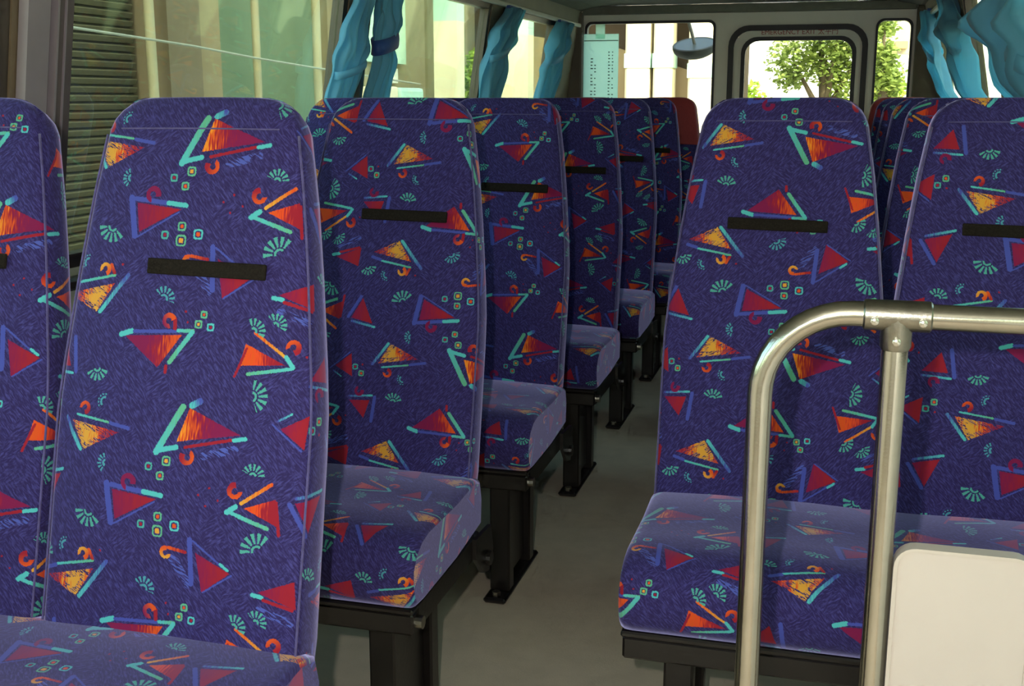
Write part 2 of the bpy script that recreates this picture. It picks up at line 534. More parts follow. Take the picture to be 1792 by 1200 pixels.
# ceiling: flat lining with coved edges
cz = 1.605
prof = [(-1.375, 1.60), (-1.33, 1.612), (-1.27, cz + .02), (-1.15, cz + .03), (.1, cz + .03), (.25, cz + .02), (.33, 1.612), (.37, 1.60), (.45, 1.60), (.45, 1.70), (-1.43, 1.70), (-1.43, 1.60)]
struct(MB().prism(prof, YF, YR + .04).build('ceiling', LINING))

WIN_L = [(-1.45, 0.30), (0.40, 1.76), (1.892, 3.19), (3.34, 4.60), (4.76, 5.72)]
WIN_R = [(-1.45, -.10), (0.05, 1.45), (1.60, 3.0), (3.15, 4.5), (4.65, 6.0)]
WZ0, WZ1 = 0.815, 1.525
def side_wall(name, fx, sgn, wins):
    th = .05 * sgn
    lo = MB().prism([(fx(.8), 0), (fx(.8), .8), (fx(WZ0), WZ0), (fx(WZ0) + th, WZ0), (fx(.8) + th, 0)], YF, YR)
    w = struct(lo.build(name, TRIM))
    hd = MB().prism([(fx(WZ1), WZ1), (fx(1.6), 1.61), (fx(1.6) + th, 1.61), (fx(WZ1) + th, WZ1)], YF, YR)
    hd.build('header_panel', mat('header_' + name, (.30, .29, .22), .6, 0, .06, 6, .05, 100), w)
    edges = [YF] + [v for p in wins for v in p] + [YR]
    for i in range(0, len(edges), 2):
        a, b = edges[i], edges[i + 1]
        if b - a > .01:
            MB().prism([(fx(WZ0), WZ0), (fx(WZ1), WZ1), (fx(WZ1) + th, WZ1), (fx(WZ0) + th, WZ0)], a, b).build('pillar', BROWN, w)
    return w
wl_ = side_wall('wall_left', lx, -1, WIN_L)
wr_ = side_wall('wall_right', rx, 1, WIN_R)
# grip ledge along the window heads: small cream bead
for nm, fx, s, w in (('a', lx, 1, wl_), ('b', rx, -1, wr_)):
    MB().box(min(fx(WZ1), fx(WZ1) + s * .018), max(fx(WZ1), fx(WZ1) + s * .018), YF, YR, WZ1 - .004, WZ1 + .016, .004).build('head_bead', TRIM, w)
    MB().box(min(fx(.8), fx(.8) + s * .03), max(fx(.8), fx(.8) + s * .03), YF, YR, .775, .80, .006).build('sill_ledge', ALU, w)

def side_window(n, fx, sgn, a, b, split=None):
    """aluminium frame, glass and a sliding meeting stile"""
    def slab(y0, y1, z0, z1, d0, d1):
        return [(fx(z0) + sgn * d0, z0), (fx(z1) + sgn * d0, z1), (fx(z1) + sgn * d1, z1), (fx(z0) + sgn * d1, z0)], y0, y1
    fr = MB()
    for y0, y1, z0, z1 in ((a, a + .03, WZ0, WZ1), (b - .03, b, WZ0, WZ1), (a, b, WZ0, WZ0 + .028), (a, b, WZ1 - .022, WZ1)):
        fr.prism(*slab(y0, y1, z0, z1, .004, .040))
    w = struct(fr.build('window_%d' % n, ALU))
    cuts = [a + .03] + ([split] if split else []) + [b - .03]
    for i, (p, q) in enumerate(zip(cuts, cuts[1:])):
        d = .018 + .008 * i
        MB().prism(*slab(p, q, WZ0 + .028, WZ1 - .022, d, d + .004)).build('pane', GLASS, w)
    if split:
        MB().prism(*slab(split - .02, split + .02, WZ0 + .028, WZ1 - .022, .008, .036)).build('meeting_stile', ALU, w)
    return w
n = 1
for i, (a, b) in enumerate(WIN_L):
    w = side_window(n, lx, -1, a, b, split={0: None, 1: 1.0, 2: None, 3: None, 4: None}[i]); n += 1
for i, (a, b) in enumerate(WIN_R):
    w = side_window(n, rx, 1, a, b, split=(a + b) / 2 if i < 4 else None); n += 1
# broad post between the two front left windows: two sashes, the bright one and the dark one
pl = MB()
def wallstrip(y0, y1, d0, d1, z0=WZ0, z1=WZ1):
    return [(lx(z0) + d0, z0), (lx(z1) + d0, z1), (lx(z1) + d1, z1), (lx(z0) + d1, z0)], y0, y1
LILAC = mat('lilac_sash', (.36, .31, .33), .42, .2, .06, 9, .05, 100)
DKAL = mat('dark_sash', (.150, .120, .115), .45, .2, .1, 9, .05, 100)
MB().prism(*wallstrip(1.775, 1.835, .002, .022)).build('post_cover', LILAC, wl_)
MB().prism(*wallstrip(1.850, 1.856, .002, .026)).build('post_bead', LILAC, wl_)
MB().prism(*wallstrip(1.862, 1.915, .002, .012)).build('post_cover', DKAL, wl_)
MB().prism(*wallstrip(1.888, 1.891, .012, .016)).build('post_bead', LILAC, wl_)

# front bulkhead (behind the photographer)
wfb = MB()
for q in ((-1.5, .60, 0, .80), (-1.5, .60, 1.54, 1.7), (-1.5, -1.36, .80, 1.54), (.40, .60, .80, 1.54)): wfb.box(q[0], q[1], YF - .05, YF, q[2], q[3])
wf = struct(wfb.build('wall_front', TRIM))
wsn = struct(MB().ring(rrect(-1.365, .405, .795, 1.545, .06), rrect(-1.34, .38, .82, 1.52, .05), YF - .03, YF + .004).build('window_13', RUBBER, smooth=True))
MB().prism(rrect(-1.36, .40, .80, 1.54, .055), YF - .028, YF - .022).build('pane', GLASS2, wsn)

# rear wall with its three openings
RWZ = .96
rear_open = [(-1.325, -.635, RWZ, 1.548), (.172, .345, .99, 1.540)]
door_out = (-.555, .128, .10, 1.512)
wb = MB()
def rbox(x0, x1, z0, z1, y0=YR, y1=YR + .05): wb.box(x0, x1, y0, y1, z0, z1)
rbox(-1.47, -1.325, .0, 1.62); rbox(-1.325, -.635, 0, RWZ); rbox(-.635, -.555, 0, 1.62)
rbox(-1.325, -.635, 1.548, 1.62); rbox(-.555, .128, 1.512, 1.62); rbox(-.555, .128, 0, .10)
rbox(.128, .172, 0, 1.62); rbox(.172, .345, 0, .99); rbox(.172, .345, 1.540, 1.62); rbox(.345, .56, 0, 1.62)
wrear = struct(wb.build('wall_rear', TRIM))
def corner_fill(mb, x0, x1, z0, z1, r, y0, y1):
    for sx, cx in ((-1, x0), (1, x1)):
        for sz, cz_ in ((-1, z0), (1, z1)):
            ox, oz = cx - sx * r, cz_ - sz * r
            pts = [(cx, cz_)] + [(ox + sx * r * math.cos(t), oz + sz * r * math.sin(t)) for t in [math.radians(90 * k / 6) for k in range(7)]]
            mb.prism(pts, y0, y1)
def rear_window(num, x0, x1, z0, z1, r, seal=.012):
    fl = MB(); corner_fill(fl, x0, x1, z0, z1, r, YR + .001, YR + .049)
    fl.build('corner_web', TRIM, wrear)
    w = struct(MB().ring(rrect(x0 - seal * .4, x1 + seal * .4, z0 - seal * .4, z1 + seal * .4, r), rrect(x0 + seal, x1 - seal, z0 + seal, z1 - seal, r - seal * .6), YR - .008, YR + .03).build('window_%d' % num, RUBBER, smooth=True))
    MB().prism(rrect(x0 + .004, x1 - .004, z0 + .004, z1 - .004, r - .004), YR + .012, YR + .016).build('pane', GLASS2, w)
    return w
rear_window(11, *rear_open[0], .035, .009)
rear_window(12, *rear_open[1], .04, .008)
# emergency door: outer rubber, pressed door skin, inner rubber and pane
x0, x1, z0, z1 = door_out
fl = MB(); corner_fill(fl, x0, x1, z0, z1, .10, YR + .001, YR + .049); fl.build('corner_web', TRIM, wrear)
door = MB().ring(rrect(x0 + .016, x1 - .016, z0 + .016, z1 - .016, .09), rrect(-.487, .072, 1.02, 1.452, .075), YR - .004, YR + .03).build('door_1', TRIM)
struct(door)
MB().ring(rrect(x0 - .008, x1 + .008, z0 - .008, z1 + .008, .105), rrect(x0 + .020, x1 - .020, z0 + .020, z1 - .020, .085), YR - .016, YR + .012).build('door_seal', RUBBER, door, smooth=True)
MB().ring(rrect(-.496, .081, 1.011, 1.461, .08), rrect(-.476, .061, 1.031, 1.441, .07), YR - .014, YR + .01).build('window_seal', RUBBER, door, smooth=True)
dp = MB().prism([(x, z - 1.236) for x, z in rrect(-.49, .075, 1.017, 1.455, .075)], -.002, .002).build('pane', GLASS2, door, loc=(0, YR + .014, 1.236)); dp.rotation_euler = (math.radians(3.2), 0, 0)
bs = MB()
for sx, sz in ((-.513, 1.462), (.098, 1.462)):
    bs.tube([(sx, YR - .010, sz), (sx, YR - .003, sz)], .006, 10)
bs.build('screw', STEEL2, door)
# pull handle below the pane
MB().tube([(-.42, YR - .004, .86), (-.42, YR - .05, .87), (-.42, YR - .05, .98), (-.42, YR - .004, .99)], .009, 8).build('handle', STEEL, door, smooth=True)
fc = bpy.data.curves.new('door_lettering', 'FONT')
fc.body = 'EMERGENCY EXIT \u592a\u5e73\u9580'
fc.size = .034; fc.extrude = .0006; fc.align_x = 'CENTER'
fo = link('door_lettering', fc, mat('red_lettering', (.36, .045, .035), .6, 0, .1, 30), door)
fo.location = (-.205, YR - .0052, 1.4725)
fo.rotation_euler = (math.radians(90), 0, 0)
# rear corner posts, darker lining
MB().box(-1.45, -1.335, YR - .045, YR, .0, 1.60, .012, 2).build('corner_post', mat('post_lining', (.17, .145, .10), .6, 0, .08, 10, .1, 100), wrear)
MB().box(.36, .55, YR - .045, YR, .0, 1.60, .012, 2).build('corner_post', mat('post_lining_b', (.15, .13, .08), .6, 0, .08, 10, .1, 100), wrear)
MB().box(-1.34, .36, YR - .03, YR + .0, 1.585, 1.63, .008, 2).build('header_panel', LINING, wrear)
# a long slim lamp and an air outlet on the ceiling
lampb = tag(MB().box(-.36, .02, 4.70, 5.02, cz + .002, cz + .030, .01, 2).build('ceiling_lamp', mat('smoked_lens', (.03, .035, .03), .3, 0, .1, 20)), 'dark slim lamp housing on the ceiling above the aisle', 'lamp')
vent = tag(MB().tube([(-1.24, 5.6, cz + .031), (-1.24, 5.6, cz + .012)], .06, 20).build('air_vent', mat('vent_plastic', (.12, .12, .09), .5, 0, .1, 20), smooth=True), 'small round air outlet in the ceiling at the paper-sheet corner', 'vent')
MB().tube([(-1.24, 5.6, cz + .013), (-1.24, 5.6, cz + .006)], .035, 16).build('nozzle', BLACK, vent, smooth=True)

# ------------------------------------------------------------------ seats
TH = 0.25
CT = 1 / math.sqrt(1 + TH * TH)
ST = TH * CT
BH = 0.735          # backrest length up its slope
def halfw(v):
    tb = [(-.06, .185), (0, .192), (.30, .192), (.36, .188), (.50, .173), (.60, .160), (.68, .146), (.735, .140)]
    for (a, x), (b, y) in zip(tb, tb[1:]):
        if v <= b: 
            s = (v - a) / (b - a); return x + (y - x) * max(0, s)
    return tb[-1][1]
def backrest_mesh(name, du, sv, kv, sub=True):
    """loft; local origin = foot of the front face, x lateral, tilt built in; cloth UV in metres"""
    vs_ = [-.06, -.045, -.02, .02, .08, .14, .20, .26, .32, .38, .44, .50, .56, .60, .64, .67, .69, .705, .717, .726, .732, .735]
    rings, us, vlist = [], [], []
    for v in vs_:
        w = halfw(v); t = .078 - .022 * max(0, v) / BH
        R = .052
        if v > BH - R:
            dz = v - (BH - R); k = math.sqrt(max(0, R * R - dz * dz)); w = w - (R - k) * .95
            kk = (v - (BH - R)) / R; t = t * (1 - .62 * kk ** 3)
        if v < -.03: w -= .012 * (-.03 - v) / .03; 
        r = min(.016, t * .45)
        pts = []
        # front centre -> right side -> back -> left -> front centre ; y<0 is the front
        crown = .010 * (1 - ((v / BH) * 2 - 1) ** 2 * .6)
        lum = .010 * math.exp(-((v - .22) / .12) ** 2)
        fo_ = .010 * max(0, (v - (BH - .05)) / .05) ** 2
        def front(x): return -crown * (1 - (x / w) ** 2) - lum * (1 - (x / w) ** 4) + fo_
        for x in (0, w * .3, w * .6, w * .82): pts.append((x, front(x)))
        for k in range(5):
            a = math.radians(-90 + 90 * k / 4); pts.append((w - r + r * math.cos(a), r + r * math.sin(a) + fo_))
        pts.append((w + .003, t * .5))
        for k in range(4):
            a = math.radians(90 * k / 3); pts.append((w - r + r * math.cos(a), t - r + r * math.sin(a)))
        for x in (w * .5, 0): pts.append((x, t))
        full = pts + [(-x, y) for x, y in pts[1:-1][::-1]]
        # cumulative perimeter
        u = [0]
        for a, b in zip(pts, pts[1:]): u.append(u[-1] + math.hypot(a[0] - b[0], (a[1] - b[1])))
        uu = u + [-q for q in u[1:-1][::-1]]
        rings.append([(x, v * ST + y * CT, v * CT - y * ST * 1.0) for x, y in full]); us.append(uu); vlist.append(v)
    n = len(rings[0]); half = len(pts) - 1
    verts = [p for r in rings for p in r]
    faces, fuv = [], []
    def T(u, v): return (u - du, sv * v + kv)
    for i in range(len(rings) - 1):
        for k in range(n):
            k2 = (k + 1) % n
            faces.append((i * n + k, i * n + k2, (i + 1) * n + k2, (i + 1) * n + k))
            def U(row, q, other):
                x = us[row][q]
                if q == half and us[row][other] < 0: x = -x
                return x
            fuv.append([T(U(i, k, k2), vlist[i]), T(U(i, k2, k), vlist[i]), T(U(i + 1, k2, k), vlist[i + 1]), T(U(i + 1, k, k2), vlist[i + 1])])
    faces.append(tuple(range(n))[::-1]); fuv.append([T(verts[q][0], -.06) for q in range(n)][::-1])
    o = (len(rings) - 1) * n
    faces.append(tuple(range(o, o + n))); fuv.append([T(verts[o + q][0], BH + rings[-1][q][1] - rings[-1][0][1]) for q in range(n)])
    me = bpy.data.meshes.new(name)
    me.from_pydata(verts, [], faces)
    uvl = me.uv_layers.new(name='cloth')
    li = 0
    for f in fuv:
        for q in f: uvl.data[li].uv = q; li += 1
    me.shade_smooth(); me.materials.append(MOQ)
    # piping outline (front edge)
    path = [(-halfw(v) * 1.0 + .001, v) for v in vs_[3:16]]
    return me
def piping_mesh():
    mb = MB()
    vv = [-.03, .0, .05, .12, .2, .3, .36, .43, .5, .56, .62, .66, .683]
    for s in (-1, 1):
        mb.tube([(s * (halfw(v) - .0022), v * ST + .0045 * CT, v * CT - .0045 * ST) for v in vv], .0017, 6)
    o = mb.build('piping', None)
    me = o.data; bpy.data.objects.remove(o)
    me.shade_smooth(); me.materials.append(mat('piping_cloth', (.075, .062, .20), .85, 0, .3, 90, sheen=.4))
    return me
def topseam_mesh():
    mb = MB()
    v = .690
    pts = []
    for k in range(9):
        x = -.118 + .236 * k / 8
        yy = -.0054 * (1 - (x / .1445) ** 2) - .0004
        pts.append((x, v * ST + yy * CT, v * CT - yy * ST))
    mb.tube(pts, .0011, 5)
    o = mb.build('top_seam', None); me = o.data; bpy.data.objects.remove(o)
    me.materials.append(bpy.data.materials['piping_cloth'])
    return me
def cushion_mesh(name, L, R, du, kv):
    prof = [(.045, .345), (.05, .40), (.04, .440), (.0, .452), (-.10, .447), (-.20, .450), (-.26, .452), (-.295, .446), (-.322, .430), (-.338, .405), (-.340, .380), (-.334, .352), (-.322, .334), (-.28, .330), (-.1, .332)]
    c0 = (-.15, .39)
    cum = [0]
    for a, b in zip(prof, prof[1:]): cum.append(cum[-1] + math.hypot(a[0] - b[0], a[1] - b[1]))
    xs = [(L, .93), (L + .003, .965), (L + .009, .988), (L + .022, 1.0)]
    k = 9
    mid = [(L + .022 + (R - L - .044) * i / k, 1.0) for i in range(1, k)]
    ring_x = xs + mid + [(2 * 0 + (R - (x - L)), s) for x, s in xs[::-1]]
    verts, n = [], len(prof)
    for x, s in ring_x:
        for (y, z) in prof:
            yy = c0[0] + (y - c0[0]) * (1 - (1 - s) * .6); zz = c0[1] + (z - c0[1]) * (1 - (1 - s) * 2.2)
            if z > .42 and s == 1.0:
                rel = (x - L) / (R - L)
                zz += .006 * math.sin(math.pi * ((rel * 2) % 1.0))
            verts.append((x, yy, zz))
    faces, uvs = [], []
    def V(j): return kv - cum[j]
    tot = cum[-1] + .145
    for i in range(len(ring_x) - 1):
        for j in range(n):
            j2 = (j + 1) % n
            faces.append((i * n + j, (i + 1) * n + j, (i + 1) * n + j2, i * n + j2))
            va, vb = V(j), (V(j2) if j2 else kv - tot)
            a, b = ring_x[i][0] - du, ring_x[i + 1][0] - du
            uvs.append([(a, va), (b, va), (b, vb), (a, vb)])
    faces.append(tuple(range(n))[::-1]); uvs.append([(L - du + verts[q][1] + .3, verts[q][2] + kv - .75) for q in range(n)][::-1])
    o = (len(ring_x) - 1) * n
    faces.append(tuple(range(o, o + n))); uvs.append([(R - du + .3 - verts[o + q][1] * -1 , verts[o + q][2] + kv - .75) for q in range(n)])
    me = bpy.data.meshes.new(name); me.from_pydata(verts, [], faces)
    uvl = me.uv_layers.new(name='cloth'); li = 0
    for f in uvs:
        for q in f: uvl.data[li].uv = q; li += 1
    me.shade_smooth(); me.set_sharp_from_angle(angle=math.radians(60)); me.materials.append(MOQ)
    return me

PIPE = piping_mesh(); SEAM = topseam_mesh()
smb = MB().box(-.087, .087, -.0035, .001, -.0105, .0105, .0015)
_o = smb.build('headrest_strap', VELCRO); STRAP = _o.data; bpy.data.objects.remove(_o)
def mesh_of(mb, matl, nm, smooth=False):
    o = mb.build(nm, matl, smooth=smooth); me = o.data; bpy.data.objects.remove(o); return me
# steel under-frame pieces, aisle side at +x for the far-side benches (mirrored for the others)
def pieces_mesh(nm, boxes, matl=BLACK, bev=.004):
    f = MB()
    for q in boxes: f.box(*q, bev)
    return mesh_of(f, matl, nm)
def frame_pieces(L, R):
    return [('front_rail', pieces_mesh('front_rail', [(L + .006, R - .006, -.325, -.300, .286, .324)])),
            ('front_lip', pieces_mesh('front_lip', [(L + .004, R - .004, -.331, -.298, .3245, .335)], bev=.003)),
            ('rear_rail', pieces_mesh('rear_rail', [(L + .006, R - .006, .02, .05, .286, .33)])),
            ('side_rail', pieces_mesh('side_rail', [(L + .006, L + .032, -.298, .02, .284, .332)])),
            ('side_rail', pieces_mesh('side_rail', [(R - .032, R - .006, -.298, .02, .284, .332)])),
            ('seat_pan', pieces_mesh('seat_pan', [(L + .034, R - .034, -.296, .018, .316, .328)], bev=.001))]
UPR = pieces_mesh('leg', [(-.024, .024, -.020, .020, .012, .29)])
WEB = pieces_mesh('leg_web', [(-.008, .008, -.205, -.075, .03, .29)], bev=.002)
PLATE = pieces_mesh('foot_plate', [(-.027, .027, -.31, .005, 0, .014)], bev=.005)
_b = MB().tube([(0, 0, 0), (0, 0, .012)], .010, 6); BOLT_ME = mesh_of(_b, STEEL2, 'bolt')
BRK = mesh_of(MB().prism([(.0, .33), (.10, .325), (.115, .27), (.085, .235), (.045, .245), (.0, .29)], -.004, .004, 'x'), BLACK, 'hinge_bracket')
PIV = mesh_of(MB().tube([(-.012, 0, 0), (.012, 0, 0)], .014, 12), BLACK, 'pivot')
NUT = mesh_of(MB().tube([(0, 0, 0), (.014, 0, 0)], .011, 12), STEEL2, 'end_bolt')
BACKB = mesh_of(MB().prism([(.035, .29), (.09, .30), (.155, .56), (.135, .56), (.05, .34)], -.014, .014, 'x'), BLACK, 'back_support')
FR = {}
def add(name, me, parent, loc=(0, 0, 0)):
    o = bpy.data.objects.new(name, me); COL.objects.link(o); o.parent = parent; o.location = loc; return o
def maroon_cover_mesh():
    """slip cover over the upper part of the backrest"""
    b = backrest_mesh('headrest_cover', 0, 1, 0)
    bm = bmesh.new(); bm.from_mesh(b)
    bmesh.ops.delete(bm, geom=[v for v in bm.verts if v.co.z < .46 * CT], context='VERTS')
    for v in bm.verts:
        v.co += v.normal * .004
    bm.to_mesh(b); bm.free(); b.materials.clear(); b.materials.append(MAROON)
    return b
MCOV = maroon_cover_mesh()

def bench(side, y, label, backs, kv, straps=True, maroon=False, strap_dx=.0):
    """side 'L': aisle edge at +x, 'R': aisle edge at -x. origin on the floor under the foot of the backrests"""
    if side == 'L': cA, cW, A = -.82, -1.217, 1
    else: cA, cW, A = -.09, .305, -1
    L = min(cA, cW) - .198; R = max(cA, cW) + .198
    if side == 'L': L = -1.455; R = -.615
    else: L, R = -.284, .545
    cx = (L + R) / 2
    t = empty('double_seat', (cx, y, 0), label, 'bus seat', 'patterned double bus seats')
    if side not in FR: FR[side] = frame_pieces(L - cx, R - cx)
    add('cushion', cushion_mesh('cushion', L - cx, R - cx, .13 * (1 if side == 'L' else 0), kv), t)
    for nm, me in FR[side]: add(nm, me, t)
    fx = (R - .088 if side == 'L' else L + .088) - cx
    add('leg', UPR, t, (fx, -.242, 0)); add('leg', UPR, t, (fx, -.055, 0)); add('leg_web', WEB, t, (fx, 0, 0))
    ft = add('foot_plate', PLATE, t, (fx, 0, 0))
    for yb in (-.290, -.014): add('bolt', BOLT_ME, ft, (0, yb, .012))
    ex = (R - .002 if side == 'L' else L + .002) - cx
    hb = add('hinge_bracket', BRK, t, (ex, 0, 0)); add('pivot', PIV, hb, (0, .075, .265))
    if side == 'L': add('end_bolt', NUT, t, (R - .008 - cx, -.306, .305))
    for i, (c, (du, sv, k)) in enumerate(zip((cA, cW), backs)):
        b = add('backrest', backrest_mesh('backrest', du, sv, k), t, (c - cx, 0, .44))
        add('piping', PIPE, b); add('top_seam', SEAM, b)
        add('back_support', BACKB, t, (c - cx - .12, 0, 0)); add('back_support', BACKB, t, (c - cx + .12, 0, 0))
        if straps:
            v = .503; s = add('headrest_strap', STRAP, b, (.03 if strap_dx is None else strap_dx, v * ST - .0115, v * CT + .002))
            s.rotation_euler = (math.atan(TH) * -1, math.radians(1.0), 0)
        if maroon:
            s = add('headrest_cover', MCOV, b); s['label'] = 'plain maroon headrest cover'
    return t
N1 = (0, 1, 0); F2 = (.16, -1, .892); N3 = (.085, 1, -.20); FA = (.03, -1, .935); NAw = (.075, 1, -.28); N0 = (.08, 1, -.262); N4 = (-.01, 1, -.235); F5 = (.02, -1, .80)
ORD = ['front', 'second', 'third', 'fourth', 'fifth', 'sixth']
LY = [1.22, 1.95, 2.68, 3.44, 4.17, 4.90, 5.64]
LB = [(N1, N0), (F2, N3), (N3, F5), (N4, N1), (F5, N3), (N3, N1), (N4, F5)]
LLAB = ['blue patterned double seat nearest the camera, beside the broad lilac window post',
        'blue patterned double seat just behind the nearest one, its cushion end facing the aisle',
        'blue patterned double seat third from the front on the open aisle side',
        'blue patterned double seat fourth from the front on the open aisle side',
        'blue patterned double seat fifth from the front, its small cushion end lit grey',
        'blue patterned double seat directly in front of the maroon-topped one by the paper sheet',
        'rearmost double seat with maroon headrests below the window with the paper sheet']
for i, y in enumerate(LY):
    bench('L', y, LLAB[i], LB[i], .02 + .11 * (i * 2 % 5), straps=i < 6, maroon=i == 6, strap_dx=.032 if i < 2 else .05)
RY = [1.97, 2.70, 3.44, 4.17, 4.90, 5.64]
RB = [(FA, NAw), (N3, F2), (N1, N4), (F5, N3), (N1, N3), (N4, F5)]
RLAB = ['blue patterned double seat behind the stainless steel handrail',
        'blue patterned double seat hidden behind the handrail seat, second from the handrail',
        'blue patterned double seat third from the handrail, seen through the gap between backrests',
        'blue patterned double seat fourth from the handrail, seen only as a sliver',
        'blue patterned double seat in front of the rearmost one on the handrail side',
        'rearmost double seat with maroon headrest beside the emergency door on the handrail side']
for i, y in enumerate(RY):
    bench('R', y, RLAB[i], RB[i], .15 + .13 * (i * 2 % 5), straps=i < 5, maroon=i == 5, strap_dx=0.0)

# ------------------------------------------------------------------ handrail and board at the entrance
rail = empty('handrail', (.077, 1.3, 0), 'polished stainless steel tube handrail with bent corner, in front of the nearest seat', 'handrail')
ry, rr = 0.0, .0145
ZT = .917
xl = -.0665 - .077
bend = [(xl, ry, 0.014), (xl, ry, .5), (xl, ry, ZT - .098)]
for k in range(1, 11):
    a = math.radians(90 * k / 10)
    bend.append((xl + .098 * (1 - math.cos(a)), ry, ZT - .098 + .098 * math.sin(a)))
bend += [(.0, ry, ZT), (.545 - .077, ry, ZT)]
MB().tube(bend, rr, 20).build('bent_tube', STEEL, rail, smooth=True)
MB().tube([(0, ry, .014), (0, ry, ZT - .01)], rr * .98, 20).build('post', STEEL, rail, smooth=True)
tee = MB().tube([(-.036, ry, ZT), (-.034, ry, ZT), (.034, ry, ZT), (.036, ry, ZT)], .0, 20, radii=[.0150, .0172, .0172, .0150])
tee.tube([(0, ry, ZT), (0, ry, ZT - .034), (0, ry, ZT - .038)], 0, 20, radii=[.0168, .0168, .0150])
tj = tee.build('tee_joint', STEEL2, rail, smooth=True)
for (sx, sz) in ((-.024, ZT - .004), (.026, ZT - .004), (.0, ZT - .026)):
    MB().tube([(sx, ry - .0165, sz), (sx, ry - .0195, sz), (sx, ry - .0205, sz)], 0, 12, radii=[.0045, .0045, .003]).build('screw', BOLT, tj, smooth=True)
for fx in (xl, 0):
    MB().tube([(fx, ry, 0), (fx, ry, .006), (fx, ry, .014)], 0, 20, radii=[.032, .032, .017]).build('floor_flange', STEEL2, rail, smooth=True)
bd = empty('modesty_board', (.165, 1.3, 0), 'off-white board with rounded corner fixed to the handrail post', 'board')
MB().prism(rrect(-.0715, .075, .06, .652, .022), -.010, .006).build('board', PANELM, bd, smooth=True, ang=30)
MB().ring(rrect(-.0735, .077, .058, .654, .024), rrect(-.069, .0725, .0625, .6495, .020), -.0125, .008).build('edge_strip', mat('board_edge', (.56, .49, .42), .45, 0, .03, 9), bd, smooth=True, ang=30)
MB().box(-.02, .01, -.004, .008, 0, .07, .002).build('floor_bracket', STEEL2, bd)
MB().box(-.084, -.068, -.004, .004, .40, .43, .001).build('clip', STEEL2, bd)

# ------------------------------------------------------------------ curtains
def curtain(label, y_fn, x_fn, z0, z1, push=.016, folds=5, seed=1, tie=(1.33, .03), tie_mat=CURT, group='blue curtains tied at the window posts', amp=.018):
    """y_fn(z)->(centre, half width) along the wall, x_fn(z)->wall plane x; pleats push into the bus; sgn by side"""
    rnd = random.Random(seed)
    ph = [rnd.uniform(0, 6.28) for _ in range(4)]
    sgn = 1 if x_fn(1.2) < 0 else -1
    nz_, ny_ = 46, 44
    mb = MB(); bm = mb.bm
    grid = []
    for i in range(nz_ + 1):
        z = z0 + (z1 - z0) * i / nz_
        c, hw = y_fn(z)
        row = []
        for j in range(ny_ + 1):
            s = -1 + 2 * j / ny_
            pin = math.exp(-((z - tie[0]) / .035) ** 2)
            puff = math.exp(-((z - tie[0] - .05) / .06) ** 2) + .35 * math.exp(-((z - tie[0] + .06) / .05) ** 2)
            a = amp * (1 + .5 * puff - .4 * pin)
            d = a * math.sin(s * folds * math.pi + ph[0] + 1.2 * math.sin(z * 9 + ph[1])) + a * .5 * math.sin(s * folds * 2.3 * math.pi + ph[2])
            d += .25 * a * math.sin(z * 60 + s * 6 + ph[3]) * puff
            bulge = (push * puff + .008) * (1 - s * s)
            row.append(bm.verts.new((x_fn(z) + sgn * (.022 + bulge + d), c + s * hw, z)))
        grid.append(row)
    for i in range(nz_):
        for j in range(ny_):
            bm.faces.new((grid[i][j], grid[i][j + 1], grid[i + 1][j + 1], grid[i + 1][j]))
    t = empty('curtain', (x_fn(z0), y_fn(z0)[0], z0), label, 'curtain', group)
    o = mb.build('curtain_cloth', CURT, None, smooth=True, ang=180)
    o.parent = t; o.matrix_parent_inverse = Matrix.Translation(-t.location)
    md = o.modifiers.new('thickness', 'SOLIDIFY'); md.thickness = .0015
    # tie band wrapped round the gathered cloth
    zt = tie[0]; c, hw = y_fn(zt); pts = []
    for k in range(17):
        a = 2 * math.pi * k / 16
        pts.append((x_fn(zt) + sgn * (.030 + .034 * math.cos(a)), c + (hw + .006) * math.sin(a)))
    tb = MB(); A = []
    for (dz, g) in ((-tie[1] * .5, 0), (0, .003), (tie[1] * .5, 0)):
        A.append([tb.bm.verts.new((p[0] + sgn * g, p[1], zt + dz + .25 * (p[1] - c))) for p in pts[:-1]])
    for r0, r1 in zip(A, A[1:]):
        for k in range(16): tb.bm.faces.new((r0[k], r0[(k + 1) % 16], r1[(k + 1) % 16], r1[k]))
    b = tb.build('tie_band', tie_mat, None, smooth=True, ang=180)
    b.parent = t; b.matrix_parent_inverse = Matrix.Translation(-t.location)
    b.modifiers.new('thickness', 'SOLIDIFY').thickness = .002
    # small track slider at the head
    MBt = MB().box(x_fn(z1) + sgn * .02 - .008, x_fn(z1) + sgn * .02 + .008, y_fn(z1)[0] - y_fn(z1)[1], y_fn(z1)[0] + y_fn(z1)[1], z1 - .004, z1 + .008)
    hb = MBt.build('head_tape', TIE, None); hb.parent = t; hb.matrix_parent_inverse = Matrix.Translation(-t.location)
    return t
def prof(tbl):
    def f(z):
        if z <= tbl[0][0]: return tbl[0][1], tbl[0][2]
        for (a, c0_, w0), (b, c1_, w1) in zip(tbl, tbl[1:]):
            if z <= b:
                s = (z - a) / (b - a); s = s * s * (3 - 2 * s)
                return c0_ + (c1_ - c0_) * s, w0 + (w1 - w0) * s
        return tbl[-1][1], tbl[-1][2]
    return f
curtain('pale blue curtain tied back on the near side of the brown post', prof([(.85, 3.11, .08), (1.13, 3.12, .068), (1.24, 3.165, .088), (1.33, 3.19, .08), (1.44, 3.235, .062), (1.53, 3.245, .06)]), lambda z: lx(z) + .005, .84, 1.52, folds=3.6, seed=3, tie=(1.235, .022), amp=.011)
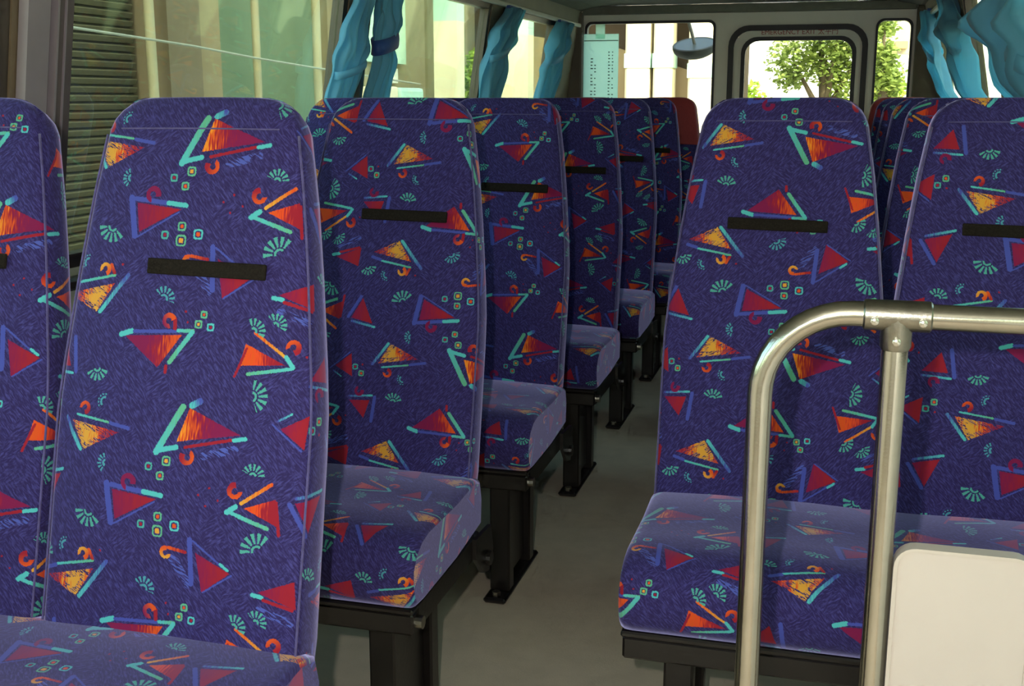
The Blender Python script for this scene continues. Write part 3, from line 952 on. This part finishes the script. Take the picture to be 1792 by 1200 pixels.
curtain('blue curtain with dark blue tie band on the far side of the brown post', prof([(.85, 3.40, .11), (1.13, 3.40, .095), (1.27, 3.43, .085), (1.315, 3.41, .075), (1.38, 3.41, .085), (1.53, 3.45, .09)]), lambda z: lx(z) + .005, .84, 1.52, folds=4.2, seed=8, tie=(1.318, .045), tie_mat=TIE, amp=.014)
curtain('blue curtain gathered in a knot between the second and third side windows', prof([(.85, 4.62, .11), (1.13, 4.63, .10), (1.26, 4.66, .15), (1.33, 4.66, .12), (1.41, 4.70, .12), (1.53, 4.84, .09)]), lambda z: lx(z) + .005, .84, 1.52, folds=4.0, seed=12, tie=(1.335, .03), amp=.018)
curtain('blue curtain in the corner next to the pale aqua paper sheet', prof([(.85, 5.52, .14), (1.13, 5.55, .14), (1.28, 5.60, .17), (1.34, 5.66, .13), (1.42, 5.70, .12), (1.53, 5.80, .13)]), lambda z: lx(z) + .005, .84, 1.52, folds=4.2, seed=21, tie=(1.35, .03), amp=.018)
curtain('slim pale blue curtain beside the narrow rear window', prof([(.85, 5.30, .14), (1.16, 5.35, .14), (1.30, 5.50, .17), (1.36, 5.55, .14), (1.53, 5.80, .13)]), lambda z: rx(z) + .035 * max(0, min(1, (1.18 - z) / .06)), .84, 1.54, folds=3.6, seed=31, tie=(1.345, .03), amp=.020, push=.025)
curtain('bright pale blue curtain, middle one of the three on the handrail side', prof([(.85, 4.40, .12), (1.16, 4.45, .12), (1.28, 4.50, .15), (1.35, 4.54, .12), (1.45, 4.66, .11), (1.56, 4.80, .11)]), lambda z: rx(z) + .035 * max(0, min(1, (1.18 - z) / .06)), .84, 1.56, folds=3.6, seed=44, tie=(1.335, .03), amp=.022, push=.03)
curtain('large pale blue curtain bunched above the window seat behind the handrail', prof([(.85, 3.18, .22), (1.16, 3.18, .20), (1.26, 3.18, .24), (1.33, 3.16, .20), (1.42, 3.12, .22), (1.56, 3.10, .22)]), lambda z: rx(z) + .035 * max(0, min(1, (1.18 - z) / .06)), .84, 1.56, folds=4.0, seed=52, tie=(1.28, .04), amp=.026, push=.07)


# ------------------------------------------------------------------ paper sheet in the rear corner
PAPER = mat('pale_aqua_paper', (.62, .86, .78), .6, 0, .03, 8)
mtn = PAPER.node_tree; pb = mtn.nodes['Principled BSDF']
ptr = mtn.nodes.new('ShaderNodeBsdfTranslucent'); ptr.inputs[0].default_value = (.78, .98, .90, 1)
pmx = mtn.nodes.new('ShaderNodeMixShader'); pmx.inputs[0].default_value = 0.85
po = mtn.nodes['Material Output']
mtn.links.new(pb.outputs[0], pmx.inputs[1]); mtn.links.new(ptr.outputs[0], pmx.inputs[2]); mtn.links.new(pmx.outputs[0], po.inputs[0])
ps = empty('paper_sheet', (-1.21, YR - .055, 1.10), 'pale aqua paper sheet hanging in the rear window corner', 'sheet')
MB().box(-.115, .075, -.001, .001, 0, .385, .0004).build('sheet', PAPER, ps)
MB().box(-.05, .00, -.002, .002, .36, .435, .0004).build('hanging_tab', PAPER, ps)
MB().box(-.112, .072, -.0025, -.001, .348, .353).build('fold', mat('fold_line', (.30, .48, .40), .6, 0, .1, 20), ps)
tx = MB()
for (xx, w0, n_) in ((-.075, .014, 13), (-.055, .010, 11), (.02, .012, 15), (.04, .009, 15)):
    for k in range(n_):
        z = .05 + k * .017
        if random.random() < .85: tx.box(xx, xx + w0 * random.uniform(.6, 1), -.0018, -.001, z, z + .006)
o = tx.build('printed_lines', mat('grey_ink', (.22, .36, .31), .6, 0, .1, 30), ps); o['kind'] = 'stuff'

# ------------------------------------------------------------------ outside
GZ = -.62
def ext(name, color, rough=.8, var=.08, scale=1.5, **k): return mat(name, color, rough, 0, var, scale, .3, 12, .2, **k)
street = struct(MB().box(-40, 40, -30, 60, GZ - .2, GZ).build('street', ext('street_paving', (.42, .40, .34))))
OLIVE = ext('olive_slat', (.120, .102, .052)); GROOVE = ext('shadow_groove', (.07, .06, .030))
TAN = ext('tan_render', (.235, .175, .105)); TAN2 = ext('pale_tan_render', (.36, .27, .15)); SAGE = ext('sage_render', (.19, .25, .15), var=.15, scale=.8)
CREAM = ext('cream_render', (.90, .80, .58)); WHITE = ext('white_render', (.93, .93, .84)); AQUA = ext('aqua_tile', (.55, .80, .66)); BRN = ext('brown_render', (.075, .052, .030))
BEIGE = ext('beige_render', (.40, .35, .22))
POSTM = ext('cream_post', (.52, .45, .28))
def building(nm, label, base=(0, 0, 0)): return empty(nm, base, label, 'building')
def bpart(par, nm, mt, x0, x1, y0, y1, z0, z1, bev=0):
    o = MB().box(x0, x1, y0, y1, z0, z1, bev).build(nm, mt, None)
    o.parent = par; o.matrix_parent_inverse = Matrix.Translation(-par.location); return o
# near street front with the louvred shutter
b1 = building('street_building', 'building with dark louvred shutter and tan column across the street', (-5.6, 5.5, GZ))
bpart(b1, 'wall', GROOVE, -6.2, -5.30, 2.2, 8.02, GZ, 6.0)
sl = MB().prism([(-.018, -.026), (.012, -.024), (.030, .010), (.026, .018), (-.018, .024)], -2.9, 2.9, 'y')
slme = mesh_of(sl, OLIVE, 'shutter_slat')
for k in range(50):
    o = add('shutter_slat', slme, b1, (0, 0, 0)); o.matrix_parent_inverse = Matrix.Translation(-b1.location); o.location = (-5.28, 5.1, GZ + .10 + k * .062)
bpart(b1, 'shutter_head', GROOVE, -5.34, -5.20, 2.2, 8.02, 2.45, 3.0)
bpart(b1, 'column', TAN, -5.7, -4.98, 8.04, 8.52, GZ, 6.0)
bpart(b1, 'column', TAN2, -5.7, -5.02, 8.52, 8.90, GZ, 6.0)
bpart(b1, 'sage_wall', SAGE, -6.2, -5.20, 8.90, 12.4, GZ, 6.0)
bpart(b1, 'pilaster', TAN2, -5.3, -5.06, 11.15, 11.55, GZ, 6.0)
for (y, w) in ((7.72, .075), (9.36, .07), (10.60, .085)):
    p = MB().tube([(0, 0, 0), (0, 0, 5.0)], w / 2, 12).build('street_post', POSTM, None, smooth=True, loc=(-4.93, y, GZ))
    tag(p, {7.72: 'slim cream post standing in front of the louvred shutter', 9.36: 'slim cream post in front of the sage green wall, nearer the tan column', 10.60: 'slightly thicker cream post in front of the sage green wall, nearer the curtain'}[y], 'post', 'cream posts along the street front')
wire = [(-4.85, 1.15 * 0 + y * 1.386, 1.15 + (z - 1.15) * 1.386) for y, z in ((4.3, 1.50), (4.8, 1.478), (5.3, 1.460), (5.91, 1.436), (6.6, 1.396), (7.4, 1.36), (7.95, 1.338), (9.6, 1.27))]
wr = MB().tube(wire, .010, 6).build('overhead_cable', ext('pale_cable', (.42, .42, .34)), smooth=True)
tag(wr, 'pale cable sagging across the louvred shutter outside', 'cable')
# second street front, further back
b2 = building('shop_building', 'pale building with bright cream piers seen past the brown window post', (-5.6, 14.0, GZ))
bpart(b2, 'wall', BEIGE, -6.6, -5.5, 12.5, 21.5, GZ, 7.0)
bpart(b2, 'aqua_panel', AQUA, -5.52, -5.40, 12.6, 14.3, 1.58, 2.6)
bpart(b2, 'wall_panel', TAN2, -5.52, -5.42, 12.6, 12.95, GZ, 5)
bpart(b2, 'window_panel', ext('grey_green_pane', (.42, .44, .30)), -5.52, -5.44, 13.0, 14.2, .4, 1.28)
bpart(b2, 'window_panel', WHITE, -5.52, -5.44, 13.3, 14.1, 1.34, 1.52)
bpart(b2, 'pier', CREAM, -4.95, -4.64, 14.1, 14.4, GZ, 2.10); bpart(b2, 'pier_head', AQUA, -4.95, -4.64, 14.1, 14.4, 2.10, 7)
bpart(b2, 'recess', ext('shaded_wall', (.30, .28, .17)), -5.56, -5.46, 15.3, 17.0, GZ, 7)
bpart(b2, 'pier', CREAM, -4.56, -4.11, 15.6, 15.9, GZ, 2.0); bpart(b2, 'pier_head', AQUA, -4.56, -4.11, 15.6, 15.9, 2.0, 7)
bpart(b2, 'sage_panel', SAGE, -5.52, -5.35, 19.0, 21.4, GZ, 7)
vb = tag(MB().box(-4.75, -4.45, 11.2, 11.55, GZ, 1.27, .03, 2).build('meter_cabinet', CREAM), 'cream and aqua roadside cabinet showing just above the seat tops', 'cabinet')
MB().box(-4.78, -4.42, 11.56, 12.25, GZ, 1.26, .04, 2).build('door', AQUA, vb)
# building behind the bus, left part: cream columns before a brown wall
b3 = building('column_building', 'brown-walled building with tall cream columns behind the bus', (-3.0, 17.5, GZ))
bpart(b3, 'wall', BRN, -6.5, -1.35, 17.6, 18.6, GZ, 6)
def column(x0, x1, y0=16.0, d=.45, band=1.5):
    bpart(b3, 'column', CREAM, x0, x1, y0, y0 + d, GZ, 6, .03)
    bpart(b3, 'tile_band', AQUA, x0 - .01, x1 + .01, y0 - .01, y0 + d + .01, band, band + .19)
column(-2.84, -2.50, band=1.56); column(-2.45, -2.19, band=1.56); column(-1.96, -1.42, 15.9, band=1.42)
bpart(b3, 'parapet', TAN2, -1.5, -1.35, 16.6, 17.6, GZ, 6)
o = MB().prism([(-4.4, GZ), (-4.4, 2.05), (-3.1, 1.86), (-2.0, 1.52), (-1.5, 1.20), (-1.5, GZ)], 16.9, 17.1).build('stair_wall', TAN2, None)
o.parent = b3; o.matrix_parent_inverse = Matrix.Translation(-b3.location)
# building behind the tree
b4 = building('white_building', 'sunlit white building behind the leafy tree', (1.0, 30, GZ))
bpart(b4, 'wall', WHITE, -3.5, 6.0, 30, 32, GZ, 8)
for k, (x0, x1, z0, z1) in enumerate(((-1.6, -1.0, 2.35, 2.55), (-.6, .3, 2.9, 3.3), (1.1, 1.7, 2.2, 3.4), (2.1, 2.9, 1.5, 1.62))):
    bpart(b4, 'window', ext('dim_pane_%d' % k, (.40, .38, .26)), x0, x1, 29.95, 30.02, z0, z1)
bpart(b4, 'awning', ext('orange_awning', (.75, .38, .14)), 1.28, 1.55, 29.6, 30.0, 2.32, 2.48)
# trees
BARK = ext('bark', (.13, .10, .06), scale=12)
def leaf_mat(nm, a, b_):
    mt, t, b = new_mat(nm)
    gi = t.N.new('ShaderNodeNewGeometry')
    t.L.new(t.ramp(gi.outputs['Random Per Island'], ((0.1, a), (0.9, b_))), b.inputs['Base Color'])
    b.inputs['Roughness'].default_value = .6
    tl = t.N.new('ShaderNodeBsdfTranslucent'); t.L.new(t.ramp(gi.outputs['Random Per Island'], ((0.1, tuple(q * 1.5 for q in a)), (0.9, tuple(min(1, q * 1.5) for q in b_)))), tl.inputs[0])
    ms = t.N.new('ShaderNodeMixShader'); ms.inputs[0].default_value = .35
    t.L.new(b.outputs[0], ms.inputs[1]); t.L.new(tl.outputs[0], ms.inputs[2]); t.L.new(ms.outputs[0], mt.node_tree.nodes['Material Output'].inputs[0])
    return mt
LEAF = leaf_mat('leaf_green', (.17, .24, .05), (.34, .42, .10)); LEAF2 = leaf_mat('leaf_bright', (.30, .42, .05), (.52, .64, .12))
def leaves(blobs, n, size, seed):
    rnd = random.Random(seed); verts, faces = [], []
    tot = sum(b[3] ** 2 for b in blobs)
    for (x, y, z, r) in blobs:
        for _ in range(int(n * r * r / tot)):
            d = Vector((rnd.gauss(0, 1), rnd.gauss(0, 1), rnd.gauss(0, 1))).normalized() * r * rnd.uniform(.35, 1) 
            p = Vector((x, y, z)) + d
            a = Vector((rnd.uniform(-1, 1), rnd.uniform(-1, 1), rnd.uniform(-.8, .3))).normalized() * size * rnd.uniform(.6, 1.2)
            q = a.cross(Vector((rnd.uniform(-1, 1), rnd.uniform(-1, 1), 1))).normalized() * size * .32
            i = len(verts)
            verts += [p - a * .5, p + q, p + a * .5, p - q]; faces.append((i, i + 1, i + 2, i + 3))
    me = bpy.data.meshes.new('foliage'); me.from_pydata(verts, [], faces); return me
def tree(loc, h, blobs, n, size, label, lm, seed, nm='tree', cat='tree'):
    t = empty(nm, loc, label, cat)
    tr = MB(); tr.tube([(0, 0, 0), (.04, 0, h * .45), (-.03, .02, h * .7)], 0, 10, radii=[h * .05, h * .035, h * .02])
    for (x, y, z, r) in blobs[:6]: tr.tube([(0, 0, h * .42), (x * .5, y * .5, (z + h * .42) / 2), (x, y, z)], 0, 6, radii=[h * .022, h * .014, h * .005])
    tr.build('trunk', BARK, t, smooth=True)
    o = link('crown', leaves(blobs, n, size, seed), lm, t); o['kind'] = 'stuff'
    return t
tree((-.22, 21, GZ), 3.4, [(0, 0, 2.55, .6), (.5, .2, 2.45, .5), (-.55, 0, 2.4, .5), (.2, -.2, 3.0, .55), (.75, 0, 2.9, .45), (-.15, .1, 3.4, .42), (-.6, 0, 2.1, .25), (.95, 0, 2.15, .4), (.35, 0, 2.0, .4)], 6500, .11, 'leafy green tree framed by the emergency door pane', LEAF, 5)
tree((-1.45, 19.5, GZ), 2.2, [(0, 0, 1.75, .33), (.25, .1, 1.62, .25), (-.3, 0, 1.9, .3), (.5, 0, 1.5, .18)], 900, .12, 'small bright green shrub at the lower left of the emergency door pane', LEAF2, 6, 'shrub', 'shrub')
tree((.62, 19.5, GZ), 2.0, [(0, 0, 1.75, .25), (-.3, .1, 1.62, .22), (.25, 0, 1.9, .2)], 800, .12, 'small bright green shrub at the lower right of the emergency door pane', LEAF2, 7, 'shrub', 'shrub')
tree((.62, 17, GZ), 2.9, [(0, 0, 2.0, .24), (-.02, 0, 2.35, .20), (-.05, 0, 2.75, .15), (.02, .1, 1.72, .2)], 900, .12, 'narrow green tree seen through the slim rear window', LEAF, 8)
tree((-4.72, 15.0, GZ), 2.6, [(0, 0, 2.0, .22), (.05, .1, 2.25, .18), (.12, -.1, 1.8, .22)], 900, .10, 'leafy street tree between the two bright cream piers', LEAF2, 9)
# unseen block and lower part, added to keep sun off bus and near facade
b5 = building('sun_blocker', 'unseen pale block added to keep the sun off the bus', (6, -8, GZ))
bpart(b5, 'wall', BEIGE, 4.2, 9, -22, -4.6, GZ, 26); bpart(b5, 'low_sun_blocker', CREAM, 4.2, 9, -4.6, 3.6, GZ, 10)
b6 = building('garden_wall', 'pale rendered wall outside the windows on the handrail side', (5, 12, GZ))
bpart(b6, 'wall', CREAM, 3.0, 3.3, 6.5, 22, GZ, 2.0); bpart(b6, 'coping', WHITE, 2.9, 3.4, 6.5, 22, 2.0, 2.12); bpart(b6, 'band', AQUA, 2.98, 3.02, 6.5, 22, 1.3, 1.45)
# round parking mirror hanging outside the rear window
mr = empty('parking_mirror', (-.782, 6.62, 1.43), 'round grey-green parking mirror on an arm outside the wide rear window', 'mirror')
mb = MB(); bm = mb.bm; prev = None; NN = 28
shell = [(.0, -.060), (.035, -.058), (.07, -.050), (.10, -.036), (.118, -.018), (.124, 0), (.124, .016), (.118, .020), (.100, .014), (.06, .004), (0, .0)]
rows = []
for (r, z) in shell:
    if r == 0: rows.append([bm.verts.new((0, 0, z))]); continue
    rows.append([bm.verts.new((r * math.cos(2 * math.pi * k / NN), r * math.sin(2 * math.pi * k / NN), z)) for k in range(NN)])
for a, b in zip(rows, rows[1:]):
    for k in range(NN):
        k2 = (k + 1) % NN
        if len(a) == 1: bm.faces.new((a[0], b[k], b[k2]))
        elif len(b) == 1: bm.faces.new((a[k], b[0], a[k2]))
        else: bm.faces.new((a[k], b[k], b[k2], a[k2]))
o = mb.build('mirror_bowl', mat('grey_green_shell', (.035, .04, .032), .6, 0, .1, 12), mr, smooth=True); o.rotation_euler = (math.radians(20), math.radians(-4), 0)
g = MB().tube([(0, 0, .014), (0, 0, .017)], .108, 28).build('mirror_glass', mat('mirror_face', (.045, .055, .045), .45, .0, .03, 9), mr, smooth=True); g.rotation_euler = o.rotation_euler
MB().tube([(0, .0, .01), (-.02, .0, .08), (-.045, -.02, .16), (-.06, -.12, .26), (-.06, -.30, .30)], .009, 8).build('arm', mat('arm_paint', (.10, .10, .08), .5, 0, .1, 30), mr, smooth=True)
